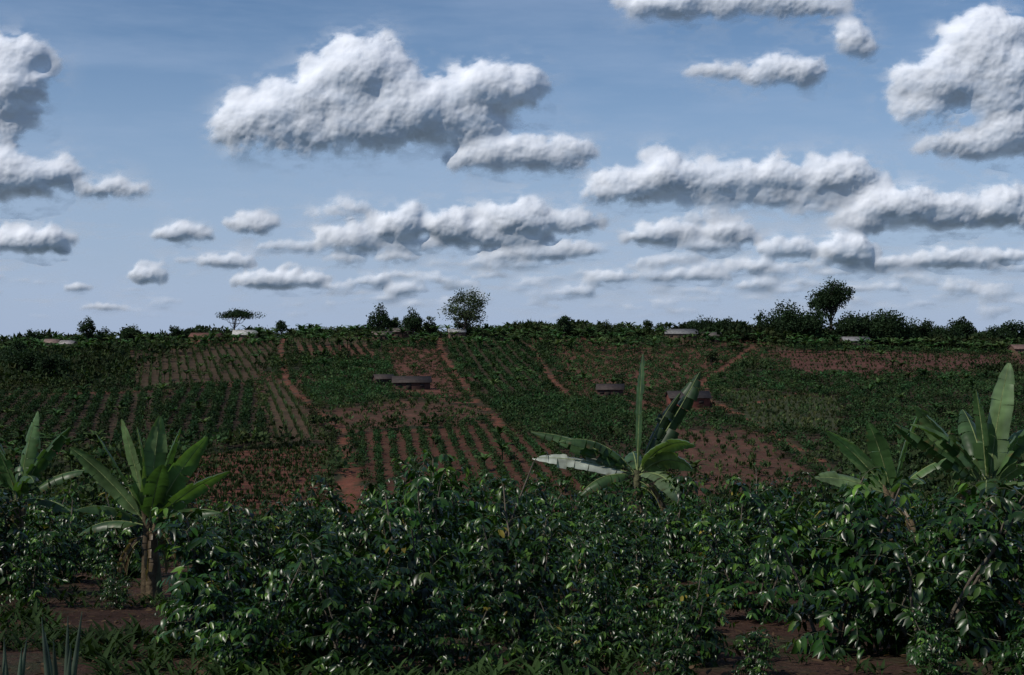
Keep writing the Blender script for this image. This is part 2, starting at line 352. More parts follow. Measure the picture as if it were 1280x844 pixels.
# ------------------------------------------------------------ houses
def house(name,x,y,w,d,h,rot,wc,rc):
    z=hz(x,y)-.15; e=bpy.data.objects.new(name,None); COL.objects.link(e); e.location=(x,y,z); e.rotation_euler=(0,0,rot)
    rh=d*.24; b1=B()
    hw,hd=w/2,d/2
    V=[(-hw,-hd,-.6),(hw,-hd,-.6),(hw,hd,-.6),(-hw,hd,-.6),(-hw,-hd,h),(hw,-hd,h),(hw,hd,h),(-hw,hd,h)]
    b1.add(V,[(0,1,5,4),(1,2,6,5),(2,3,7,6),(3,0,4,7)],wc)
    for sx in(-hw,hw):
        b1.add([(sx,-hd,h),(sx,hd,h),(sx,.02,h+rh),(sx,-.02,h+rh)],[(0,1,2,3)],wc)
    add_obj('walls',b1.mesh('walls',[M_wall]),parent=e)
    b2=B(); o=.25
    for sg in(-1,1):
        t=.07
        A=[(-hw-o,0,h+rh+.05),(hw+o,0,h+rh+.05),(hw+o,sg*(hd+o),h-rh*o/hd+.05),(-hw-o,sg*(hd+o),h-rh*o/hd+.05)]
        A+=[(p[0],p[1],p[2]+t) for p in A]
        b2.add(A,[(0,1,2,3),(4,7,6,5),(0,4,5,1),(1,5,6,2),(2,6,7,3),(3,7,4,0)],rc)
    add_obj('roof',b2.mesh('roof',[M_roof]),parent=e)
    b3=B(); b3.box((-w*.08,-hd-.012,.65),(.9,.07,1.3),(.03,.025,.02)); add_obj('door',b3.mesh('door',[M_wall]),parent=e)
    for sx in(-.32,.28):
        b4=B(); b4.box((w*sx,-hd-.012,h*.6),(.8,.07,.5),(.025,.02,.02)); add_obj('window',b4.mesh('window',[M_wall]),parent=e)
for h in H_SPEC: house(*h)

# ------------------------------------------------------------ trees
def make_tree(name,x,y,h,w,crown,n,leaf,col,seed,trunk_lean=0,dens=1.0,style='round'):
    r=np.random.default_rng(seed); b_=B(); bark=(.07,.055,.045)
    z0=-.4; top=h*(crown+.35*(1-crown)); 
    k=7; t=np.linspace(0,1,k); P=np.stack([trunk_lean*t**1.4+.12*np.sin(t*5+seed),.1*np.sin(t*4),z0+(top-z0)*t],-1)
    R=.035*h*(1-.6*t)+.02; b_.tube(P,R,bark,1,7)
    cc=h*(crown+1)/2; ch=h*(1-crown)/2
    nc=int(26*dens); cen=[]
    for i in range(nc):
        d=unit(r.normal(size=3)); q=r.uniform(.35,.95)
        if style=='flat': p=np.array([d[0]*w*.5*r.uniform(.2,1),d[1]*w*.5*r.uniform(.2,1),h*.86+r.normal(0,.04)*h-abs(d[0])*h*.06])
        else:
            p=np.array([d[0]*w*.5*q,d[1]*w*.5*q,cc+d[2]*ch*q])
            if style=='cone': f=1-.65*max(0,(p[2]-h*crown)/(h*(1-crown))); p[:2]*=f
        p[0]+=trunk_lean*.9; cen.append(p)
    cen=np.array(cen)
    for i in range(0,nc,2):
        st=P[r.integers(3,k)]; mid=(st+cen[i])/2+np.array([0,0,-.06*h if style!='flat' else -.1*h])
        b_.tube([st,mid,cen[i]],[.013*h,.009*h,.003*h],bark,1,5)
    m=n//nc
    for i in range(nc):
        rr=w*.17*r.uniform(.6,1.35); d=unit(r.normal(size=(m,3))); rad=r.uniform(.2,1.1,m)[:,None]
        sq=np.array([1,1,.35 if style=='flat' else .8])
        Pp=cen[i]+d*rad*rr*sq; D=unit(d+r.normal(0,.8,(m,3))); Nn=unit(d+np.array([0,0,.5])+r.normal(0,.6,(m,3)))
        V=leafquads(Pp,D,Nn,r.uniform(.7,1.3,m)*leaf,r.uniform(.5,.9,m)*leaf)
        c=np.array(col)[None]*(r.uniform(.65,1.35,m)[:,None])*r.uniform(.75,1.25)
        b_.add(V,np.arange(len(V)).reshape(-1,4),np.repeat(c,4,0),0)
    add_obj(name,b_.mesh(name,[M_tree,M_bark]),(x,y,hz(x,y)))
dk=(.019,.036,.016); md=(.034,.053,.022); lt=(.052,.075,.036)
T=[('round_tree',-116,384,7.5,4.8,.30,1500,.5,dk,1,0,1,'round'),
 ('acacia_tree',-76.5,386,8.5,12,.70,2800,.42,dk,2,.8,1.2,'flat'),
 ('leafy_tree',-36,383,9.0,8.0,.10,2600,.5,dk,3,0,1.3,'cone'),('leafy_tree',-27,382,8.5,6.5,.12,2000,.5,dk,4,0,1.1,'cone'),
 ('leafy_tree',-22.5,384,6.0,4.0,.2,1000,.45,md,5,0,.8,'round'),
 ('shade_tree',-13.5,383,13.8,12.0,.22,5200,.46,lt,6,1.6,1.7,'round'),
 ('leafy_tree',68,384,8.0,2.8,.3,800,.45,dk,7,0,.7,'round'),('leafy_tree',63,384,5.5,3.4,.2,800,.45,dk,8,0,.7,'round'),
 ('tall_tree',86.5,380,17.5,12.0,.45,8500,.52,dk,9,-.4,1.5,'round'),
 ('spreading_tree',76,378,9.5,18,.10,11500,.6,dk,10,0,2.4,'round'),('spreading_tree',99,378,8.5,16,.10,9000,.6,dk,12,0,2.1,'round'),
 ('spreading_tree',91,375,7.5,13,.1,6500,.6,dk,13,0,1.7,'round'),
 ('leafy_tree',111,384,7.0,9,.1,3000,.52,dk,14,0,1.2,'round'),('leafy_tree',123,384,8.5,7.5,.1,3000,.52,dk,15,0,1.1,'round'),('leafy_tree',136,384,8,9,.1,3200,.52,dk,16,0,1.1,'round'),
 ('leafy_tree',117,380,6.0,9,.1,2500,.52,dk,31,0,1.2,'round'),('leafy_tree',130,380,6.0,9,.1,2500,.52,dk,32,0,1.2,'round'),('leafy_tree',105,382,6.5,9,.1,2500,.52,dk,33,0,1.2,'round'),
 ('leafy_tree',52,386,6.5,9,.1,2600,.5,dk,17,0,1.2,'round'),('leafy_tree',58.5,385,5.8,7,.1,2000,.5,dk,18,0,1,'round'),
 ('leafy_tree',30,386,4.6,4,.15,800,.45,md,19,0,1,'round'),('leafy_tree',41,386,4.6,4.5,.15,900,.45,md,20,0,1,'round'),
 ('leafy_tree',-92,384,5.2,4,.2,800,.45,dk,21,0,.8,'round'),('leafy_tree',-105,384,4.8,5,.15,900,.45,dk,22,0,.8,'round'),
 ('shade_tree',-98,282,6.5,8,.15,2600,.5,dk,23,0,1.3,'round'),('shade_tree',-88,270,6,7,.15,2400,.5,dk,24,0,1.2,'round'),('shade_tree',-107,300,6.5,8,.15,2400,.5,dk,25,0,1.2,'round'),
 ('leafy_tree',9,350,4,3.5,.2,700,.42,md,26,0,1,'round'),('leafy_tree',44,310,3.5,4,.2,700,.4,md,27,0,1,'round'),('leafy_tree',20,262,2.8,3,.2,500,.35,md,28,0,1,'round')]
random.seed(77)
for i in range(26):
    xx=random.uniform(-135,66) if i<19 else random.uniform(95,140); hh=random.uniform(3.4,6.6)
    T.append(('leafy_tree',xx,388+random.uniform(-3,5),hh,hh*random.uniform(.5,1.1),random.choice([.12,.3]),800,.45,random.choice([dk,md]),100+i,random.uniform(-.3,.3),.8,random.choice(['round','cone'])))
for t in T: make_tree(*t)

# ------------------------------------------------------------ foreground coffee bushes
ST=np.array([0,.3,.65,1.0]); SW=np.array([.06,.9,.85,.04])
def leaves12(P,D,Nn,Ln,W,droop):
    S=unit(np.cross(D,Nn)); Nn=unit(np.cross(S,D)); n=len(P)
    V=np.zeros((n,4,3,3))
    for i in range(4):
        c=P+D*(Ln*ST[i])[:,None]-Nn*(droop*Ln*ST[i]**2)[:,None]
        for j,sg in enumerate((-1,0,1)):
            V[:,i,j]=c+S*(sg*SW[i]*W*.5)[:,None]+Nn*((abs(sg)*.16*SW[i]*W))[:,None]
    q=[]
    for i in range(3):
        for j in range(2): q.append((i*3+j,i*3+j+1,(i+1)*3+j+1,(i+1)*3+j))
    Q=(np.array(q)[None]+np.arange(n)[:,None,None]*12).reshape(-1,4)
    return V.reshape(-1,3),Q
def coffee_mesh(seed,H=1.5):
    r=np.random.default_rng(seed); b_=B(); bark=(.10,.085,.065)
    P=[];D=[];Nn=[];Ln=[];W=[];Cc=[]
    for s in range(r.integers(4,6)):
        a=r.uniform(0,6.28); lean=r.uniform(.1,.45)*H; k=7; t=np.linspace(0,1,k); hh=H*r.uniform(.62,1.08)
        path=np.stack([math.cos(a)*(.06+lean*t**1.2),math.sin(a)*(.06+lean*t**1.2),-.1+hh*t],-1)+r.normal(0,.012,(k,3))
        b_.tube(path,.018*(1-.7*t)+.003,bark,1,5)
        for nd in range(15):
            tt=.14+.86*nd/14; base=np.array([np.interp(tt,t,path[:,i]) for i in range(3)]); az0=r.uniform(0,3.14)
            for op in(0,1):
                if r.random()<.14: continue
                az=az0+op*3.14+r.normal(0,.2); ll=r.uniform(.22,.62)*(1.05-.55*tt)*1.25; el=.55*tt+.25+r.normal(0,.15)
                m=max(3,int(ll/.062)); pts=[base]; e=el; dd=[]
                for i in range(m):
                    d=np.array([math.cos(az)*math.cos(e),math.sin(az)*math.cos(e),math.sin(e)]); pts.append(pts[-1]+d*ll/m); dd.append(d); e-=.9/m+r.normal(0,.04)
                if op==0 or nd%2==0: b_.tube(pts[::2] if len(pts)>4 else pts,np.linspace(.006,.002,len(pts[::2] if len(pts)>4 else pts)),(.06,.07,.04),1,3)
                side=np.array([-math.sin(az),math.cos(az),0])
                young=r.random()<.18; yel=r.random()<.014
                for i in range(m):
                    if i<1 and tt<.6: continue
                    for sg in(-1,1):
                        if r.random()<.12: continue
                        d=unit(dd[i]*r.uniform(.25,.8)+side*sg*r.uniform(.5,1)+np.array([0,0,-r.uniform(.1,1.1)]))
                        P.append(pts[i+1]); D.append(d); Nn.append(unit(np.array([0,0,1])+r.normal(0,.38,3)+.4*dd[i]))
                        sz=r.uniform(.09,.165)*(1-.25*(i>m-2)); Ln.append(sz); W.append(sz*r.uniform(.38,.48))
                        c=np.array([.017,.050,.008])*r.uniform(.35,1.4)
                        if i>=m-2 and (young or r.random()<.13): c=np.array([.066,.13,.018])*r.uniform(.8,1.2)
                        if yel and r.random()<.5: c=np.array([.17,.14,.02])
                        Cc.append(c)
    P,D,Nn,Ln,W,Cc=map(np.array,(P,D,Nn,Ln,W,Cc))
    V,Q=leaves12(P,D,Nn,Ln,W,np.array(r.uniform(.05,.5,len(P))))
    b_.add(V,Q,np.repeat(Cc,12,0),0)
    return b_.mesh('coffee_bush',[M_coffee,M_bark],True)
CM=[coffee_mesh(50+i,1.35+.13*(i%4)) for i in range(8)]
BAN=[(-5.2,20.2),(-9.1,26),(2.7,30),(6.7,20),(6.1,22.5)]
spots=[(-2.75,13.6,.95),(-1.8,13.0,.98),(-.95,13.4,.90),(.1,13.2,.72),(1.0,13.6,.55),(1.6,13.0,.58),(3.15,13.9,1.02),(3.95,13.5,1.05),(4.75,13.8,1.1),(2.1,12.2,.32),
 (-2.3,12.1,.6),(-1.4,11.9,.62),(-.5,12.1,.5),(.5,12.0,.42),(1.3,11.9,.42),(3.7,12.2,.35),(4.4,12.2,.45)]
random.seed(5)
yv=15.2
while yv<44:
    st=1.5 if yv<30 else 1.8
    xv=-(.42*yv+2.5)+random.uniform(0,1)
    while xv<.42*yv+2.5:
        x=xv+random.uniform(-.4,.4); y=yv+random.uniform(-.45,.45); sc=random.uniform(.58,1.18)
        xv+=st
        if x<-3.5 and y<16.6: continue
        if -.245<x/y<-.10 and y>15: sc*=.74
        if -5.9<x*20/y<-4.4 and y<20.4: sc=.36
        if math.hypot(x-2.6,y-14.8)<.9: continue
        if any(math.hypot(x-a,(y-c)*.8)<.8 for a,c in BAN): continue
        if random.random()<.06: continue
        if .2<x<4 and y<21: sc*=.75
        spots.append((x,y,sc))
    yv+=1.8
for i,(x,y,sc) in enumerate(spots):
    add_obj('coffee_bush',CM[i%8],(x,y,hz(x,y)),None,random.uniform(0,6.28),(sc*random.uniform(.95,1.2),sc*random.uniform(.95,1.2),sc))

# ------------------------------------------------------------ banana plants
def banana_leaf(b_,base,az,tilt,length,width,bend,roll=0,tatter=.3,fold=.35,col=(.07,.13,.045),seed=0,pw=1.5):
    r=np.random.default_rng(seed); n=30; c=np.array([math.cos(az),math.sin(az),0.]); up=np.array([0,0,1.])
    pts=[np.array(base,float)]; Ts=[]
    for i in range(n):
        t=i/n; th=tilt+bend*t**pw; T_=c*math.sin(th)+up*math.cos(th); Ts.append(T_); pts.append(pts[-1]+T_*length/n)
    Ts.append(Ts[-1]); pts=np.array(pts); Ts=np.array(Ts)
    S0=np.array([-math.sin(az),math.cos(az),0.])
    N0=unit(np.cross(Ts,S0)); 
    if (N0[n//2]@(up*1.0-c*.8))<0: N0=-N0
    S=unit(math.cos(roll)*S0[None]+math.sin(roll)*N0); Nn=unit(np.cross(S,Ts)); 
    if (Nn[n//2]@N0[n//2])<0: Nn=-Nn
    tt=np.linspace(0,1,n+1)
    wp=np.where(tt<.13,0.0,np.clip((tt-.13)/.14,0,1)**.6)*np.clip((1-tt)/.32,0.02,1)**.55*width*.5
    rib=np.array([.16,.20,.08]); b_.tube(pts,np.linspace(.020,.004,n+1)*(width/.5),rib,1,5)
    i0=int(.13*n)
    for sg in(-1,1):
        i=i0
        while i<n:
            k=int(r.integers(2,5)) if r.random()<tatter else int(r.integers(5,10))
            j=min(n,i+k); fo=fold+r.normal(0,.12)-(tatter*r.uniform(0,1.1)); gap=.0+tatter*r.uniform(0,.35); lean=.12+r.normal(0,.05)*tatter; wl=1-tatter*r.uniform(0,.25)
            V=[];Cv=[]; mid=(i+j)/2; cb=np.array(col)*r.uniform(.85,1.15)
            for q in range(i,j+1):
                ww=wp[q]*wl
                shift=(mid-q)/max(1,j-i)*gap*length/n*(j-i)
                for f_ in(0,.33,.7,1):
                    ang=fo-(.5+.8*tatter)*f_*f_*.6
                    p=pts[q]+sg*S[q]*ww*f_*math.cos(ang)+Nn[q]*(ww*f_*math.sin(ang))+Ts[q]*(lean*ww*f_+shift*f_)
                    p=p+Nn[q]*.006*math.sin(q*2.2)*f_*(width/.5)
                    V.append(p); cc=cb*(1+.12*math.sin(q*3.1))
                    if f_==1 and r.random()<.25*tatter: cc=np.array([.12,.09,.035])
                    Cv.append(cc)
            Q=[]
            for a in range(j-i):
                for f_ in range(3): Q.append((a*4+f_,a*4+f_+1,(a+1)*4+f_+1,(a+1)*4+f_))
            b_.add(V,Q,np.array(Cv),0); i=j
def banana(name,x,y,stem_h,leaves,dead=4,seed=0,thick=.11):
    r=np.random.default_rng(seed); b_=B(); t=np.linspace(0,1,8)
    P=np.stack([.05*np.sin(t*3+seed),.04*np.sin(t*2),-.15+(stem_h+.15)*t],-1)
    Rr=thick*(1-.45*t); b_.tube(P,Rr,np.array([.085,.085,.045]),1,10)
    for k in range(5):
        a=r.uniform(0,6.28); z1=stem_h*r.uniform(.5,.95); 
        b_.tube([(math.cos(a)*thick*.35,math.sin(a)*thick*.35,0),(math.cos(a)*thick*.3,math.sin(a)*thick*.3,z1),(math.cos(a)*thick*.9,math.sin(a)*thick*.9,z1+.2)],[thick*.75,thick*.5,.012],np.array([.10,.075,.045])*r.uniform(.6,1.3),1,6)
    for i,lf in enumerate(leaves):
        az,ti,ln,wd,be=[lf[q] for q in range(5)]; kw=lf[5] if len(lf)>5 else {}
        banana_leaf(b_,(P[-1][0],P[-1][1],stem_h-.12),math.radians(az),math.radians(ti),ln,wd,math.radians(be),seed=seed*50+i,**kw)
    for k in range(dead):
        a=r.uniform(0,6.28); banana_leaf(b_,(0,0,stem_h*r.uniform(.75,.95)),a,math.radians(70),r.uniform(.7,1.0)*stem_h*.8,.22,math.radians(105),tatter=.9,fold=-.9,col=(.12,.085,.05),seed=seed*99+k,pw=.35)
    add_obj(name,b_.mesh(name,[M_banana,M_bark],True),(x,y,hz(x,y)))
L1=(.080,.145,.052); L2=(.046,.092,.032); L3=(.12,.185,.080)
# azimuth: 0 = right (+X), 90 = away, 180 = left, 270 = towards the viewer
banana('banana_plant',-5.2,20.2,1.15,[(183,38,1.6,.36,16,dict(col=L3,tatter=.1,roll=.9)),(178,26,1.55,.36,10,dict(col=L1,tatter=.1,roll=.3)),(170,12,1.6,.34,8,dict(col=L3,tatter=.1,roll=.9)),(200,4,1.45,.36,6,dict(col=L2,tatter=.1,roll=.2)),
  (350,5,1.6,.34,4,dict(col=L3,tatter=.05,roll=-.9)),(10,15,1.5,.36,8,dict(col=L2,tatter=.2,roll=-.3)),(300,30,1.2,.34,20,dict(col=L2,tatter=.15)),(0,28,1.55,.38,14,dict(col=L1,tatter=.15,roll=-.8)),
  (355,46,1.45,.38,26,dict(col=L1,tatter=.3,roll=-.6)),(340,62,1.25,.38,42,dict(col=L2,tatter=.5)),(230,55,1.3,.38,50,dict(col=L2,tatter=.4)),(100,45,1.3,.36,40,dict(col=L2,tatter=.3)),(175,75,1.1,.34,60,dict(col=L2,tatter=.6))],7,1,.13)
banana('banana_plant',-9.1,26,1.45,[(180,30,1.5,.38,40,dict(col=L2,tatter=.5,roll=.5)),(10,8,1.7,.38,10,dict(col=L1,tatter=.4,roll=.8)),(0,50,1.6,.4,50,dict(col=L2,tatter=.6)),(210,60,1.7,.4,50,dict(col=L1,tatter=.4)),(0,24,1.7,.4,30,dict(col=L2,tatter=.6,roll=-.5)),
  (300,45,1.6,.4,70,dict(col=L2,tatter=.6)),(90,30,1.6,.4,30,dict(col=L2,tatter=.4)),(240,20,1.4,.38,20,dict(col=L1,tatter=.3)),(340,80,1.3,.4,50,dict(col=L2,tatter=.6)),(190,14,1.5,.38,20,dict(col=L2,tatter=.5,roll=.6))],4,2,.13)
banana('banana_plant',2.7,30,1.95,[(350,1,2.6,.46,4,dict(col=L2,tatter=.1,roll=.45)),(8,34,2.6,.7,-6,dict(col=(.030,.058,.022),tatter=.97,roll=.9)),(182,72,2.3,.56,22,dict(col=(.44,.48,.42),tatter=.35,roll=-.3)),(175,55,2.5,.6,34,dict(col=L2,tatter=.9)),(5,20,2.0,.5,20,dict(col=(.030,.058,.022),tatter=.97,roll=.9)),  # near-white left leaf: its sunlit gleam is painted into the leaf colour
  (345,46,1.35,.8,100,dict(col=(.16,.22,.11),tatter=.12,roll=-.5)),(335,30,1.6,.66,85,dict(col=L3,tatter=.2,roll=-.4)),(310,75,1.5,.7,100,dict(col=(.14,.20,.10),tatter=.2)),(200,80,1.5,.5,70,dict(col=L2,tatter=.7)),(90,60,2.0,.55,60,dict(col=L2,tatter=.7)),(190,40,2.0,.5,70,dict(col=L2,tatter=.9))],4,3,.15)
banana('banana_plant',6.75,20,1.65,[(10,8,1.85,.42,6,dict(col=L3,tatter=.12,roll=.6)),(178,36,1.6,.42,12,dict(col=L3,tatter=.3,roll=.6)),(186,48,1.7,.44,18,dict(col=L2,tatter=.9,roll=.4)),(190,28,1.6,.42,60,dict(col=L1,tatter=.5)),
  (355,48,1.3,.5,45,dict(col=L3,tatter=.2,roll=-.4)),(330,70,1.3,.5,60,dict(col=L3,tatter=.3)),(30,35,1.6,.45,40,dict(col=L1,tatter=.4)),(250,60,1.2,.4,80,dict(col=L2,tatter=.6)),(90,30,1.6,.42,40,dict(col=L2,tatter=.5)),(165,4,1.45,.38,6,dict(col=L2,tatter=.3,roll=.4)),(0,28,1.7,.44,24,dict(col=L1,tatter=.5,roll=-.6))],7,4,.15)
banana('banana_plant',6.05,22.5,1.5,[(180,38,1.5,.38,18,dict(col=L3,tatter=.1,roll=.7)),(188,64,1.35,.46,30,dict(col=L3,tatter=.15,roll=-.5)),(10,14,1.45,.38,12,dict(col=L1,tatter=.2,roll=-.6)),(200,15,1.3,.36,14,dict(col=L2,tatter=.2,roll=.5)),
  (350,40,1.3,.4,45,dict(col=L1,tatter=.4)),(280,50,1.2,.4,60,dict(col=L2,tatter=.4)),(90,40,1.3,.4,40,dict(col=L2,tatter=.4))],4,5,.12)

# ------------------------------------------------------------ sisal near bottom-left
def sisal(x,y,n,h,seed):
    r=np.random.default_rng(seed); b_=B()
    for i in range(n):
        a=i*2.4; ti=r.uniform(.02,.25); k=6; t=np.linspace(0,1,k); ll=h*r.uniform(.75,1.1)
        P=np.stack([math.cos(a)*(.05+ll*math.sin(ti)*t),math.sin(a)*(.05+ll*math.sin(ti)*t),ll*math.cos(ti)*t-.05],-1)
        b_.tube(P,np.array([.022,.026,.024,.02,.012,.002]),np.array([.10,.14,.10])*r.uniform(.8,1.2),0,5)
    add_obj('sisal_plant',b_.mesh('sisal_plant',[M_banana],True),(x,y,hz(x,y)))
sisal(-3.22,10.0,6,.74,1); sisal(-3.65,10.2,5,.60,2)

# ------------------------------------------------------------ weeds and leaf litter on the foreground soil
n=7000; y=rng.uniform(9,40,n); x=rng.uniform(-.42,.42,n)*y; z=height(x,y)+.015
D=unit(np.stack([rng.normal(size=n),rng.normal(size=n),rng.normal(0,.15,n)],-1)); Nn=unit(np.stack([rng.normal(0,.3,n),rng.normal(0,.3,n),np.ones(n)],-1))
Ln=rng.uniform(.06,.13,n); V,Q=leaves12(np.stack([x,y,z],-1),D,Nn,Ln,Ln*.45,rng.uniform(-.3,.2,n))
c=np.array([[.075,.048,.028]])*rng.uniform(.4,1.5,(n,1)); add_obj('leaf_litter',mesh_quads('leaf_litter',V,Q,np.repeat(c,12,0),[M_far]))
n=3000; P=[];D=[];Nn=[];Ln=[];Cc=[]
for i in range(n):
    yv=random.uniform(9.5,34) if i%2 else random.uniform(9.5,18); xv=random.uniform(-.42,.42)*yv; zz=hz(xv,yv)
    if (math.sin(xv*1.7)+math.sin(yv*1.3+xv))<-.5: continue
    if xv>1.7 and yv<15.5 and random.random()<.75: continue
    g=random.uniform(.5,1.4)
    for k in range(11):
        a=random.uniform(0,6.28); t=random.uniform(.2,1.3)
        P.append((xv+random.gauss(0,.05),yv+random.gauss(0,.05),zz)); D.append((math.cos(a)*t,math.sin(a)*t,1)); Nn.append((-math.cos(a),-math.sin(a),t)); Ln.append(random.uniform(.08,.22)*g); Cc.append(np.array([.024,.046,.014])*random.uniform(.6,1.3))
P,D,Nn,Ln,Cc=map(np.array,(P,D,Nn,Ln,Cc)); V,Q=leaves12(P,unit(D),unit(Nn),Ln,Ln*.2,np.full(len(P),.4))
add_obj('ground_weeds',mesh_quads('ground_weeds',V,Q,np.repeat(Cc,12,0),[M_far]))
print('t before clouds',time.time()-T0)

# ------------------------------------------------------------ cumulus clouds: a lit relief 3.5 km away, modelled from puffs
# cloud units: 1 unit = 2 m; column 0 = centre of the valley view, rows = height above the horizon
CU=1.25; gx=np.arange(-1060,1061,CU); gz=np.arange(6,470,CU); nxg,nzg=len(gx),len(gz)
H=np.zeros((nzg,nxg)); A=np.zeros((nzg,nxg)); crng=np.random.default_rng(21)
_lat=crng.random((512,512))
def vnoise(x,y,seed=0):
    x=x+seed*37.7; y=y+seed*91.3; xi=np.floor(x).astype(int); yi=np.floor(y).astype(int); fx=x-xi; fy=y-yi
    fx=fx*fx*(3-2*fx); fy=fy*fy*(3-2*fy); g=lambda a,b_: _lat[(yi+b_)%512,(xi+a)%512]
    return (g(0,0)*(1-fx)+g(1,0)*fx)*(1-fy)+(g(0,1)*(1-fx)+g(1,1)*fx)*fy
def fbm(x,y,oc=5,seed=0,ro=.5):
    s=0;a=1;t=0
    for o in range(oc): s=s+a*vnoise(x*2**o,y*2**o,seed+o); t+=a; a*=ro
    return s/t
def blur(M,sig):
    k=int(3*sig)+1; w_=np.exp(-.5*(np.arange(-k,k+1)/sig)**2); w_/=w_.sum()
    M=np.apply_along_axis(lambda v:np.convolve(v,w_,'same'),0,M); return np.apply_along_axis(lambda v:np.convolve(v,w_,'same'),1,M)
GX,GZ=np.meshgrid(gx,gz)
BN=fbm(GX/26,GZ/26,4,3)-.5
def sst(x,a,b_):
    t=np.clip((x-a)/(b_-a),0,1); return t*t*(3-2*t)
def bank(base,lobes,alpha=1.0,relief=1.0):
    x0=min(l[0]-l[2] for l in lobes)-30; x1=max(l[0]+l[2] for l in lobes)+30; z1=max(l[1]+l[3] for l in lobes)+25; z0=base-14
    i0,i1=[int(np.clip((v-gx[0])/CU,0,nxg)) for v in(x0,x1)]; j0,j1=[int(np.clip((v-gz[0])/CU,0,nzg)) for v in(z0,z1)]
    if i1-i0<3 or j1-j0<3: return
    W_=np.zeros((j1-j0,i1-i0)); wx=gx[i0:i1]; wz=gz[j0:j1]
    def puff(cx,cz,ra,rb,zc,dz):
        a0,a1=np.searchsorted(wx,(cx-ra,cx+ra)); b0,b1=np.searchsorted(wz,(cz-rb,cz+rb))
        if a1<=a0 or b1<=b0: return
        d=((wx[a0:a1]-cx)/ra)[None]**2+((wz[b0:b1]-cz)/rb)[:,None]**2
        h_=np.where(d<1,zc+dz*np.sqrt(np.clip(1-d,0,1)),0); W_[b0:b1,a0:a1]=np.maximum(W_[b0:b1,a0:a1],h_)
    small=max(l[3] for l in lobes)<9
    for (cx,cz,a,h) in lobes:
        dz=min(a,h*1.3)*.9; puff(cx,cz,a*.82,h*.80,0,dz)
        for k in range(int((7 if small else 14)*max(1,a/h))):
            th=crng.uniform(-.6,3.74); q=crng.uniform(.15,1.2)**.6; px=cx+a*.9*q*math.cos(th); pz=cz+h*.85*q*math.sin(th)
            rr=h*crng.uniform(.18,.46); zc=dz*math.sqrt(max(0,1-q*q))*.75; puff(px,pz,rr*crng.uniform(.9,1.35),rr,zc,rr*.9)
            for s in range(2 if small else 10):
                t2=crng.uniform(0,6.28); q2=crng.uniform(.2,1.3)**.5; r2=rr*crng.uniform(.18,.42)
                puff(px+rr*q2*math.cos(t2),pz+rr*q2*math.sin(t2),r2,r2,zc+rr*.9*math.sqrt(max(0,1-q2*q2))*.85,r2*.9)
    hg=max(l[1]+l[3] for l in lobes)-base
    t=(GZ[j0:j1,i0:i1]-base+BN[j0:j1,i0:i1]*min(34,hg*.7))/(hg*.42)
    cut=sst(t,0,.7)
    W_=W_*(.66+.34*sst(t,0,1.6))*(cut>0)*relief
    A[j0:j1,i0:i1]=np.maximum(A[j0:j1,i0:i1],(W_>.4)*alpha*cut); H[j0:j1,i0:i1]=np.maximum(H[j0:j1,i0:i1],W_)
BANKS=[(217,[(445,95,62,48),(395,135,62,42),(335,160,62,42),(300,155,26,34),(350,185,75,28),(440,165,90,42),(515,145,60,48),(560,155,60,36),(620,112,48,40),(575,130,40,34),(655,115,30,20),(480,72,28,20)]),
 (224,[(650,196,92,24),(610,200,52,20),(700,190,42,18)]),
 (192,[(15,75,55,30),(0,120,55,48),(0,165,50,30)]),(264,[(28,222,66,32),(-10,225,60,36)]),(254,[(135,238,56,14)]),(327,[(35,303,54,20),(70,300,28,9)]),
 (34,[(850,8,80,22),(960,5,100,20),(1010,10,60,16)]),(116,[(990,92,42,26),(960,98,30,14)]),(110,[(898,90,44,13)]),(84,[(1062,54,26,24)]),
 (174,[(1190,105,72,40),(1245,70,46,60),(1160,140,48,30),(1270,120,50,60),(1210,150,76,22)]),(224,[(1215,185,68,22),(1265,170,45,30)]),
 (329,[(430,302,46,20),(500,284,38,26),(565,285,34,25),(645,277,54,26),(620,298,75,16),(715,280,42,17),(500,308,105,11)]),
 (274,[(775,240,44,26),(835,225,40,32),(905,228,58,24),(975,222,56,24),(1050,222,50,26),(940,248,150,14)]),
 (319,[(830,294,56,16),(905,292,40,16)]),
 (307,[(1125,262,58,32),(1085,278,40,20),(1180,268,48,24),(1255,262,40,28)]),
 (308,[(228,292,34,14)]),(305,[(315,282,34,14)]),(362,[(183,346,24,13)]),(369,[(98,359,18,8)]),(342,[(285,328,40,11)]),(393,[(130,384,34,6)]),(368,[(350,352,62,14)]),
 (337,[(660,318,60,11),(720,312,40,10)]),(340,[(1060,315,36,24),(985,312,40,14)]),(347,[(1190,325,60,14),(1110,330,50,10)]),
 (40,[(-330,-10,90,60),(-250,10,60,40)]),(200,[(-240,150,90,50),(-180,170,60,35)]),(160,[(1480,100,90,55),(1420,120,60,40)]),(290,[(1400,255,90,30)])]
for i in range(1000):       # distant broken layer, thicker towards the right
    e=20+150*crng.random()**1.1; x=crng.uniform(-420,1700)
    cov=np.clip((x-100)/600,.16,.9)*(1 if e<98 else .10)
    if crng.random()>cov: continue
    a=(8+e*.25)*crng.uniform(.4,1.3); h=a*crng.uniform(.18,.38)
    lb=[(x-640,e,a,h)]+[(x-640+crng.uniform(-.9,.9)*a,e+crng.uniform(-.2,.6)*h,a*crng.uniform(.25,.6),h*crng.uniform(.5,.95)) for _ in range(2)]
    bank(e-h*.45,lb,float(np.clip(.35+e/240*crng.uniform(.4,1.3),.3,.80)),1.0)
for base,lb in BANKS:
    e=422-base; bank(e,[(px-640,422-py,a,h) for px,py,a,h in lb],1.0 if e>90 else .85)
